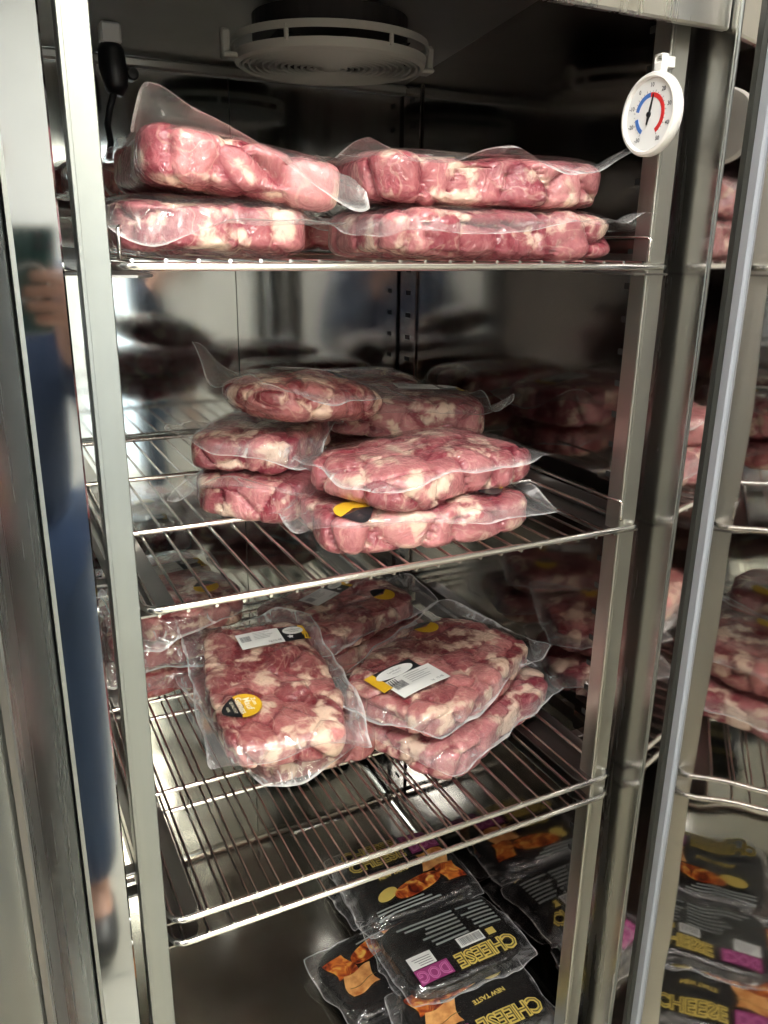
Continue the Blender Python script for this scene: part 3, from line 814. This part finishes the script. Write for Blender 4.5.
P_ = Bag((.358, .424, S3 + .049), (0, 0, 22), .225, .165, .046, 161, 'meat0', .52, ex=.02, ey=.018, flaps=[(1, -.5, .05, .01)], label='reddish meat pack at the centre back of the lower shelf with small round sticker', group=G3, n=50)
Q2 = Bag((.095, .518, S3), (0, 0, 91), .24, .165, .048, 171, 'meat2', .5, label='bottom pack of the back left stack on the lower shelf', group=G3)
Q1 = Bag((.098, .512, S3 + .049), (0, 0, 88), .24, .165, .046, 181, 'meat2', .5, label='middle pack of the back left stack on the lower shelf', group=G3)
Q_ = Bag((.118, .500, S3 + .096), (0, 0, 98), .25, .165, .046, 191, 'meat0', .55, ex=.02, ey=.018, label='top pack of the back left stack on the lower shelf, below the middle shelf wires', group=G3, n=50)
price_label(N_, .074, -.004, -84)
round_sticker(N_, -.062, .043, -172 + 0, .021, True)
price_label(O_, -.077, -.012, -13, flip=-1, white=(.078, .042), blk=.074, off=(-.010, .026))
round_sticker(O_, .055, .062, 170, .018, False); round_sticker(P_, .055, -.045, 190, .018, False); round_sticker(Q_, -.07, -.03, 80, .018, False)
price_label(Q_, .03, .0, -90); price_label(P_, -.02, .02, 10)

# ------------------------------------------------------------------ sausage packs at the bottom
class Pack(Bag):
    def __init__(self, loc, rot, label, seed, back=False, L=.200, W=.145, H=.030, ex=.012, ey=.008, flaps=(), round_=5., title=True):
        self.a, self.b, self.c = L / 2, W / 2, H / 2; self.L, self.W, self.H = L, W, H
        self.flaps = flaps; self.ex, self.ey = ex, ey; self.zfk = .5; self.PE = round_; self.droop = .012; self.taper = 0
        self.rng = np.random.default_rng(seed)
        root = self.root = empty('sausage_pack', loc, tuple(R(q) for q in rot)); tag(root, label, 'sausage pack', 'black sausage packs on the refrigerator floor')
        self.nl = Noise(self.rng, 45); self.nm = Noise(self.rng, 120); self.nw = Noise(self.rng, 200, 20)
        V, F = cube_grid(28); p = self.PE; r = (np.abs(V) ** p).sum(1) ** (1 / p); P = V / r[:, None] * np.array([self.a, self.b, self.c])
        top = P[:, 2] > 0
        P[:, 2] += (.0010 * self.nl(np.stack([P[:, 0], P[:, 1], 0 * P[:, 0] + self.c], 1)) + .0006) * np.clip(P[:, 2] / self.c, 0, 1) + self.c
        P[:, 0] += .001 * self.nm(P)
        np_mesh('pouch', P, F, M['packblack'], root)
        self.make_film(M['filmpack'])
        rd = random.Random(seed)
        a, b = self.a, self.b
        def D(name, polys, mat, dz=.0014, par=None): return self.decal(name, polys, M[mat], 0, 0, 0, dz=dz, thick=0, parent=par)
        # title band: CHEESE in gold on gold outline, DOG in pink on magenta (top edge = +y)
        yb = b * .66
        if title:
            t = D('title_panel', [grid_rect(.030, .086, yb - .0135, yb + .0135, 8, 4)], 'magenta')
            D('title_outline', [txt('CHEESE', .0330, -.0335, yb, bold=.0019, sx=.93, sy=1.05)], 'gold', .0018, t)
            D('title_letters', [txt('CHEESE', .0330, -.0335, yb, bold=-.0004, sx=.93, sy=1.05)], 'olive', .0022, t)
            D('title_pink', [txt('DOG', .0285, .0585, yb, bold=.0008, sx=.80, sy=1.02)], 'pinkline', .0018, t)
            D('title_pink_letters', [txt('DOG', .0285, .0585, yb, bold=-.0006, sx=.80, sy=1.02)], 'magenta', .0022, t)
        if not back:
            D('slogan', [txt('NEW TASTE', .0105, -.022, b * .12, 4, bold=.0003)], 'gold', .0018)
            D('bun_picture', [grid_rect(.030, .080, -.008, b * .42, 6, 4, lambda x, y: (x + .006 * math.sin(y * 90), y + .003 * math.sin(x * 120)))], 'bun', .0018)
            D('bun_edge', [grid_rect(.030, .080, .016, .0172, 6, 1, lambda x, y: (x, y + .003 * math.sin(x * 120)))], 'olive', .0024)
            D('hot_dog_picture', [ellipse(.004, -b * .42, .046, .0155, rot=9, p=2.4)], 'dog', .0019)
            D('relish_picture', [ellipse(-.052, -b * .38, .020, .011, rot=20)], 'gold', .0018)
            D('dark_ham_picture', [grid_rect(.052, .088, -b * .62, -.006, 6, 5, lambda x, y: (x + .005 * math.sin(y * 110), y))], 'dog', .0017)
            D('fine_print', lines(-.085, .04, [-b * .40 - .0070 * i for i in range(7)] if not title else [-b * .74 - .006 * i for i in range(3)], .0028, rd, (.4, 1)), 'greyink', .0018)
        else:
            ps = []
            for i in range(7):
                y = (b * .05 if title else b * .8) - .0088 * i
                ps += lines(-.088, -.035, [y], .0040, rd, (.6, 1)); ps += lines(-.028, .080, [y], .0040, rd, (.5, 1))
            D('fine_print', ps, 'greyink', .0018)
            s = D('price_sticker', [grid_rect(.045, .086, b * .12, b * .46, 5, 4)], 'label', .0020)
            s2 = D('barcode_sticker', [grid_rect(-.044, .000, b * .14, b * .42, 5, 4)], 'label', .0020)
            x = -.041; bars = []
            while x < -.004: w = rd.uniform(.0006, .0014); bars.append(grid_rect(x, x + w, b * .18, b * .38, 1, 2)); x += w + rd.uniform(.0007, .0014)
            D('barcode', bars, 'ink', .0025, s2)
            D('sticker_text', lines(.049, .082, [b * .40, b * .34, b * .28, b * .22], .0012, rd, (.5, 1)), 'ink', .0025, s)
            D('yellow_mark', [grid_rect(-.066, -.052, b * .20, b * .38, 2, 2)], 'gold', .0020)

FZ = ZF
Pack((.378, .110, FZ), (0, 0, 183), 'left front sausage pack on the floor tray, bread pictures showing beside the nearest pack', 209)
Pack((.440, .118, FZ + .034), (2, 0, 180), 'front sausage pack with upside-down gold lettering, nearest on the right', 201)
Pack((.372, .268, FZ), (0, 0, 190), 'left sausage pack lying on the floor tray, small grey print, crumpled film', 208, title=False, flaps=[(1, -1, .04, .012), (1, .4, .03, .010)])
Pack((.462, .252, FZ + .032), (0, 0, 176), 'sausage pack mostly hidden below the one with two stickers', 203)
Pack((.456, .206, FZ + .060), (5, 0, 180), 'sausage pack with two stickers and a magenta and gold band along its near edge', 204, back=True)
Pack((.462, .440, FZ + .0), (0, 0, 3), 'lowest sausage pack at the back of the floor pile', 205)
Pack((.466, .415, FZ + .031), (0, 0, -2), 'middle sausage pack at the back of the floor pile', 206)
Pack((.455, .356, FZ + .064), (3, 0, 1), 'back sausage pack with upright lettering and a hot dog picture', 207)

# ------------------------------------------------------------------ the room in front of the refrigerator
def rough_wall(name, col, rough=.6, sc_=3.):
    m, nt, out = newmat(name); L = nt.links.new
    tc = node(nt, 'ShaderNodeTexCoord'); n = node(nt, 'ShaderNodeTexNoise', Scale=sc_, Detail=5.0); L(tc.outputs['Object'], n.inputs['Vector'])
    c = node(nt, 'ShaderNodeMix', data_type='RGBA'); c.inputs[6].default_value = (*[q * .9 for q in col], 1); c.inputs[7].default_value = (*[min(1, q * 1.08) for q in col], 1)
    L(n.outputs['Fac'], c.inputs[0]); b = node(nt, 'ShaderNodeBsdfPrincipled', Roughness=rough); L(c.outputs[2], b.inputs['Base Color']); L(b.outputs[0], out.inputs[0])
    return m
def tile_mat():
    m, nt, out = newmat('grey_floor_tiles'); L = nt.links.new
    tc = node(nt, 'ShaderNodeTexCoord'); n = node(nt, 'ShaderNodeTexBrick', Scale=3.3); n.offset = 0
    n.inputs['Color1'].default_value = (.42, .40, .34, 1); n.inputs['Color2'].default_value = (.47, .45, .38, 1); n.inputs['Mortar'].default_value = (.14, .14, .13, 1)
    n.inputs['Mortar Size'].default_value = .01; n.inputs['Brick Width'].default_value = 1.; n.inputs['Row Height'].default_value = 1.
    L(tc.outputs['Object'], n.inputs['Vector']); b = node(nt, 'ShaderNodeBsdfPrincipled', Roughness=.35); L(n.outputs['Color'], b.inputs['Base Color']); L(b.outputs[0], out.inputs[0])
    return m
RX0, RX1, RY0, RY1, RZ0, RZ1 = -2.6, 2.2, -3.2, .75, -1.47, 1.18
wm = rough_wall('painted_wall', (.62, .62, .60)); cm = rough_wall('white_ceiling', (.75, .74, .71))
def st(name, args, mat): o = MB().box(*args).build(name, mat); tag(o, kind='structure'); return o
st('floor', (RX0, RX1, RY0, RY1, RZ0 - .05, RZ0), tile_mat())
st('ceiling', (RX0, RX1, RY0, RY1, RZ1, RZ1 + .05), cm)
st('wall_left', (RX0 - .05, RX0, RY0, RY1, RZ0, RZ1), wm)
st('wall_right', (RX1, RX1 + .05, RY0, RY1, RZ0, RZ1), wm)
st('wall_back', (RX0, RX1, RY1, RY1 + .05, RZ0, RZ1), wm)
st('wall_front', (RX0, RX1, RY0 - .05, RY0, RZ0, RZ1), wm)
GL = plain('added_glow_glazing', (.8, .85, .9), .2, emit=(.60, .82, 1.), est=1.2)  # bluish glowing panes, added to brighten the reflection in the back panel
wt = empty('added_glazed_door', (0, RY0, 0)); tag(wt, 'added glazed door with bluish glowing panes, mirrored in the refrigerator back wall', 'door')
b = MB()
for (a0, a1) in ((.55, 1.15), (1.21, 1.85)): b.box(a0, a1, .004, .012, -1.30, .60)
b.build('glow_pane', GL, wt)
b = MB()
for x in (.49, 1.15, 1.85): b.box(x, x + .06, 0, .04, RZ0, .66, .003)
b.box(.55, 1.15, 0, .04, .60, .66); b.box(1.21, 1.85, 0, .04, .60, .66); b.box(.55, 1.15, 0, .04, RZ0, -1.30); b.box(1.21, 1.85, 0, .04, RZ0, -1.30)
b.build('door_frame', M['white'], wt)
# refrigerator feet reach the floor
for x in (-.85, .55):
    for y in (.03, .6):
        MB().lathe([(0, 0), (.03, 0), (.03, .01), (.02, .02), (.02, .17), (0, .17)], (x, y, RZ0), n=20).build('foot', M['black'], fr)
MB().box(-.95, .66, .03, YB + T, -1.35, ZF - .055).build('casing_base', M['outer'], fr)
MB().box(-.95, -.93, -.02, YB + T, -1.35, .5).build('casing_side', M['outer'], fr)
MB().box(-.93, .64, YB + T, YB + T + .02, -1.35, .5).build('casing_back', M['outer'], fr)

# ------------------------------------------------------------------ the photographer, mirrored in the door jamb
def camframe():
    yaw, pit = 0.468252641, -0.315445816
    f = Vector((math.sin(yaw) * math.cos(pit), math.cos(yaw) * math.cos(pit), math.sin(pit)))
    r = Vector((math.cos(yaw), -math.sin(yaw), 0)); return Vector((-.1076, -.6501, .0191)), r, r.cross(f), f
PC, PR, PU, PF = camframe()
def ph(x, y, z): return PC + PR * x + PU * y + PF * z      # phone frame: right, up, towards the refrigerator
ph_t = empty('smartphone', ph(-.018, -.059, -.012)); tag(ph_t, 'smartphone in a pale clear case held up in front of the refrigerator', 'phone')
phm = Matrix(((PR.x, PU.x, PF.x), (PR.y, PU.y, PF.y), (PR.z, PU.z, PF.z))).to_4x4(); phm.translation = ph(-.018, -.059, -.012); ph_t.matrix_world = phm
MB().box(-.0375, .0375, -.076, .076, -.004, .004, .0035).build('case', plain('pale_case', (.55, .53, .46), .3), ph_t)
MB().box(-.034, .034, -.0725, .0725, .0036, .0045, .001).build('back_cover', plain('dark_green_back', (.04, .11, .10), .2), ph_t)
MB().lathe([(.0235, .0046), (.0275, .0046), (.0275, .0056), (.0235, .0056)], n=48, closed=True).build('magnet_ring', M['white'], ph_t)
MB().box(.002, .032, .040, .070, .0044, .0058, .001).build('camera_plate', plain('camera_plate_green', (.03, .08, .07), .15), ph_t)
for q in ((.010, .050), (.010, .062), (.026, .050)):
    MB().lathe([(0, .0068), (.0048, .0068), (.0055, .0060), (.0055, .0055)], (q[0], q[1], 0), n=24).build('lens', M['black'], ph_t)
MB().box(-.0345, .0345, -.073, .073, -.0046, -.0038, .0005).build('screen', plain('screen_glass', (.02, .02, .02), .1), ph_t)

def skinned(name, verts, edges, radii, mat, parent, root=0, sub=2):
    import bmesh
    bm = bmesh.new(); lay = bm.verts.layers.skin.verify()
    vs = [bm.verts.new(v) for v in verts]
    for a, b in edges: bm.edges.new((vs[a], vs[b]))
    for v, r in zip(vs, radii): v[lay].radius = (r, r) if not isinstance(r, tuple) else r
    bm.verts.ensure_lookup_table(); bm.verts[root][lay].use_root = True
    me = bpy.data.meshes.new(name); bm.to_mesh(me); bm.free(); me.materials.append(mat)
    o = bpy.data.objects.new(name, me); COL.objects.link(o)
    sk = o.modifiers.new('skin', 'SKIN'); sk.use_smooth_shade = True
    ss = o.modifiers.new('sub', 'SUBSURF'); ss.levels = sub; ss.render_levels = sub
    dg = bpy.context.evaluated_depsgraph_get(); ev = o.evaluated_get(dg)
    me2 = bpy.data.meshes.new_from_object(ev); me2.shade_smooth()
    bpy.data.objects.remove(o)
    o2 = bpy.data.objects.new(name, me2); COL.objects.link(o2); o2.parent = parent
    return o2
SKIN = plain('skin', (.62, .34, .24), .5)
person = empty('person', (0, 0, 0)); tag(person, 'person in navy jacket and blue jeans holding up a phone in front of the refrigerator', 'person')
# body axes: facing direction FD, sideways SD (person's right), origin on the floor below the head
FD = Vector((math.sin(.12), math.cos(.12), 0)); SD = Vector((math.cos(.12), -math.sin(.12), 0))
OB = Vector((-.107, -.65, 0)) - FD * .44 - SD * .13; OB.z = RZ0
def bd(s_, f_, z): return OB + SD * s_ + FD * f_ + Vector((0, 0, z))
wrR = ph(.050, -.150, -.020); wrL = bd(-.27, .06, .84)
elR = bd(.27, .06, 1.10); elL = bd(-.25, .0, 1.10)
J = [bd(0, 0, .98), bd(0, 0, 1.16), bd(0, -.01, 1.32), bd(0, -.01, 1.43), bd(0, .01, 1.50), bd(0, .03, 1.60), bd(0, .03, 1.68),
     bd(.17, -.01, 1.39), elR, wrR, bd(-.17, -.01, 1.39), elL, wrL,
     bd(.09, 0, .92), bd(.10, .02, .50), bd(.10, -.01, .09), bd(.10, .13, .03),
     bd(-.09, 0, .92), bd(-.10, .02, .50), bd(-.10, -.01, .09), bd(-.10, .13, .03)]
Ed = [(0, 1), (1, 2), (2, 3), (3, 4), (4, 5), (5, 6), (2, 7), (7, 8), (8, 9), (2, 10), (10, 11), (11, 12), (0, 13), (13, 14), (14, 15), (15, 16), (0, 17), (17, 18), (18, 19), (19, 20)]
Rd = [.10, .10, .12, .06, .055, .085, .075, .065, .045, .028, .065, .045, .028, .09, .06, .038, .035, .09, .06, .038, .035]
# right hand wrapped round the phone: palm beside its edge, four fingers across the back, thumb over the screen side
o = len(J)
pk = ph(.046, -.100, -.010)
J += [pk]; Rd += [.026]; Ed += [(9, o)]
for k, (yy, ln) in enumerate([(-.048, .062), (-.069, .068), (-.090, .064), (-.110, .052)]):
    q = len(J)
    J += [ph(.046, yy - .006, -.004), ph(.036, yy, .006), ph(.036 - ln * .5, yy + .003, .0085), ph(.036 - ln, yy + .004, .006)]
    Rd += [.0105, .0095, .0088, .0075]; Ed += [(o, q), (q, q + 1), (q + 1, q + 2), (q + 2, q + 3)]
q = len(J); J += [ph(.050, -.090, -.030), ph(.036, -.070, -.030), ph(.018, -.055, -.026)]; Rd += [.013, .011, .009]; Ed += [(o, q), (q, q + 1), (q + 1, q + 2)]
# left hand hangs in front of the waist, slightly curled
o = len(J); J += [bd(-.27, .09, .77)]; Rd += [(.030, .018)]; Ed += [(12, o)]
for k in range(4):
    q = len(J); dx = -.030 + .020 * k; ln = (.06, .072, .068, .055)[k]
    J += [bd(-.27 + dx, .105, .735), bd(-.27 + dx, .115, .735 - ln * .55), bd(-.27 + dx, .105, .735 - ln)]
    Rd += [.0098, .0088, .0075]; Ed += [(o, q), (q, q + 1), (q + 1, q + 2)]
q = len(J); J += [bd(-.235, .115, .775), bd(-.222, .130, .745)]; Rd += [.011, .009]; Ed += [(o, q), (q, q + 1)]
skinned('body', J, Ed, Rd, SKIN, person)
NAVY = rough_wall('navy_cloth', (.03, .05, .10), .8, 30.); DARK = rough_wall('blue_jeans', (.045, .08, .16), .8, 30.)
t_ = .94
wr2 = elR.lerp(wrR, t_); wl2 = elL.lerp(wrL, t_)
skinned('jacket', [bd(0, 0, .88), bd(0, 0, 1.16), bd(0, -.01, 1.32), bd(0, -.01, 1.44), bd(.18, -.01, 1.39), elR, wr2, bd(-.18, -.01, 1.39), elL, wl2],
        [(0, 1), (1, 2), (2, 3), (2, 4), (4, 5), (5, 6), (2, 7), (7, 8), (8, 9)], [.175, .165, .18, .085, .085, .065, .046, .085, .065, .046], NAVY, person)
skinned('trousers', [bd(0, 0, .96), bd(.09, 0, .90), bd(.10, .02, .50), bd(.10, -.01, .10), bd(-.09, 0, .90), bd(-.10, .02, .50), bd(-.10, -.01, .10)],
        [(0, 1), (1, 2), (2, 3), (0, 4), (4, 5), (5, 6)], [.15, .11, .08, .062, .11, .08, .062], DARK, person)
for s_ in (.10, -.10):
    skinned('shoe', [bd(s_, -.04, .045), bd(s_, .06, .045), bd(s_, .17, .035)], [(0, 1), (1, 2)], [.045, .046, .034], M['black'], person, root=1)
# head
V, F = cube_grid(26)
N = V / np.linalg.norm(V, axis=1)[:, None]
Hc = bd(0, .03, 1.625)
def headpt(n):
    x, y, z = n      # x right, y forward, z up
    px = .074 * x * (1 - .14 * max(0, -z)); py = .092 * y; pz = .118 * z
    if y > 0:
        py *= 1 - .10 * abs(z)
        py += .022 * math.exp(-((x / .16) ** 2 + ((z + .12) / .22) ** 2))                                     # nose
        py -= .009 * (math.exp(-(((x - .42) / .2) ** 2 + ((z - .08) / .14) ** 2)) + math.exp(-(((x + .42) / .2) ** 2 + ((z - .08) / .14) ** 2)))  # eye sockets
        py += .005 * math.exp(-((x / .34) ** 2 + ((z + .52) / .07) ** 2)) - .004 * math.exp(-((x / .3) ** 2 + ((z + .60) / .035) ** 2))           # lips
        py += .007 * math.exp(-((x / .3) ** 2 + ((z + .85) / .12) ** 2))                                      # chin
    e = math.exp(-(((z + .02) / .26) ** 2 + ((y + .08) / .2) ** 2)); px += math.copysign(.012 * e * (abs(x) > .8), x)   # ears
    return Hc + SD * px + FD * py + Vector((0, 0, pz))
np_mesh('head', np.array([tuple(headpt(n)) for n in N]), F, SKIN, person)
sel = [f for f in F if all((N[i][2] > .42 + .0 * N[i][1]) or (N[i][1] < .0 and N[i][2] > -.35 and N[i][1] < -.15) for i in f)]
hp = [tuple(Hc + (headpt(n) - Hc) * 1.07 + Vector((0, 0, .004))) for n in N]
used = sorted({int(i) for f in sel for i in f}); mp_ = {k: i for i, k in enumerate(used)}
hair = np_mesh('hair', np.array([hp[i] for i in used]), np.array([[mp_[int(i)] for i in f] for f in sel]), plain('dark_brown_hair', (.03, .018, .012), .5), person)
so = hair.modifiers.new('thickness', 'SOLIDIFY'); so.thickness = .008; so.offset = -1
for s_ in (-1, 1):
    c = headpt(Vector((s_ * .40, .905, .09)).normalized())
    MB().lathe([(0, .006), (.006, .0055), (.0105, .002), (.011, -.002)], n=18).xf(lambda x, y, z: tuple(c + SD * x + Vector((0, 0, y)) * .6 + FD * (z - .001))).build('eye', M['white'], person, smooth=True)
    MB().lathe([(0, .0068), (.004, .0064), (.0045, .005)], n=14).xf(lambda x, y, z: tuple(c + SD * x + Vector((0, 0, y)) + FD * (z - .0006))).build('iris', M['black'], person)

LIT = plain('lamp_diffuser', (.9, .9, .9), .5, emit=(1., .95, .88), est=1.0)
def ceiling_lamp(x, y, w, d, power, label, col=(1., .95, .88)):
    t = empty('ceiling_lamp', (x, y, RZ1)); tag(t, label, 'lamp')
    b = MB(); frame_loop(b, -w / 2 - .02, w / 2 + .02, -d / 2 - .02, d / 2 + .02, .02, -.03, .0, .002)
    b.xf(lambda X, Y, Z: (X, Z, Y)).build('frame', M['white'], t)
    m = plain('lamp_diffuser', (.9, .9, .9), .5, emit=col, est=power)
    MB().box(-w / 2, w / 2, -d / 2, d / 2, -.022, -.012).build('diffuser', m, t)
LAMPS = [(-.15, -1.0, 1.2, .22, 46.), (-1.3, -2.2, .6, .6, 16.), (1.1, -2.3, 1.6, 1.0, 22.)]
LCOL = [(1., .98, .94), (1., .98, .95), (1., .92, .74)]
LN = ['long ceiling lamp in front of the refrigerator', 'square ceiling lamp behind on the left', 'square ceiling lamp behind on the right']
for a, l, q in zip(LAMPS, LN, LCOL): ceiling_lamp(*a, l, q)

w = bpy.data.worlds.new('world'); sc.world = w; w.use_nodes = True
w.node_tree.nodes['Background'].inputs[0].default_value = (.6, .65, .7, 1); w.node_tree.nodes['Background'].inputs[1].default_value = .3

# ------------------------------------------------------------------ camera
yaw, pit, rol, fpx = 0.468252641, -0.315445816, 0.0147691969, 824.280875
cpos = Vector((-.107589084, -.650083895, .0190596879))
f = Vector((math.sin(yaw) * math.cos(pit), math.cos(yaw) * math.cos(pit), math.sin(pit)))
r = Vector((math.cos(yaw), -math.sin(yaw), 0)); u = r.cross(f)
c_, s_ = math.cos(rol), math.sin(rol)
r2 = r * c_ + u * s_; u2 = -r * s_ + u * c_
cd = bpy.data.cameras.new('camera'); cam = bpy.data.objects.new('camera', cd); COL.objects.link(cam)
cd.sensor_fit = 'HORIZONTAL'; cd.sensor_width = 36; cd.lens = fpx / 768 * 36; cd.clip_start = .01
mt = Matrix((( r2.x, u2.x, -f.x, cpos.x), (r2.y, u2.y, -f.y, cpos.y), (r2.z, u2.z, -f.z, cpos.z), (0, 0, 0, 1)))
cam.matrix_world = mt; sc.camera = cam

vs = sc.view_settings; vs.view_transform = 'Standard'; vs.look = 'None'; vs.gamma = 1; vs.use_curve_mapping = False
vs.exposure = 0.66
sc.cycles.use_denoising = True
sc.cycles.max_bounces = 14; sc.cycles.glossy_bounces = 8; sc.cycles.diffuse_bounces = 4; sc.cycles.transparent_max_bounces = 24
sc.cycles.sample_clamp_indirect = 6; sc.cycles.caustics_reflective = True
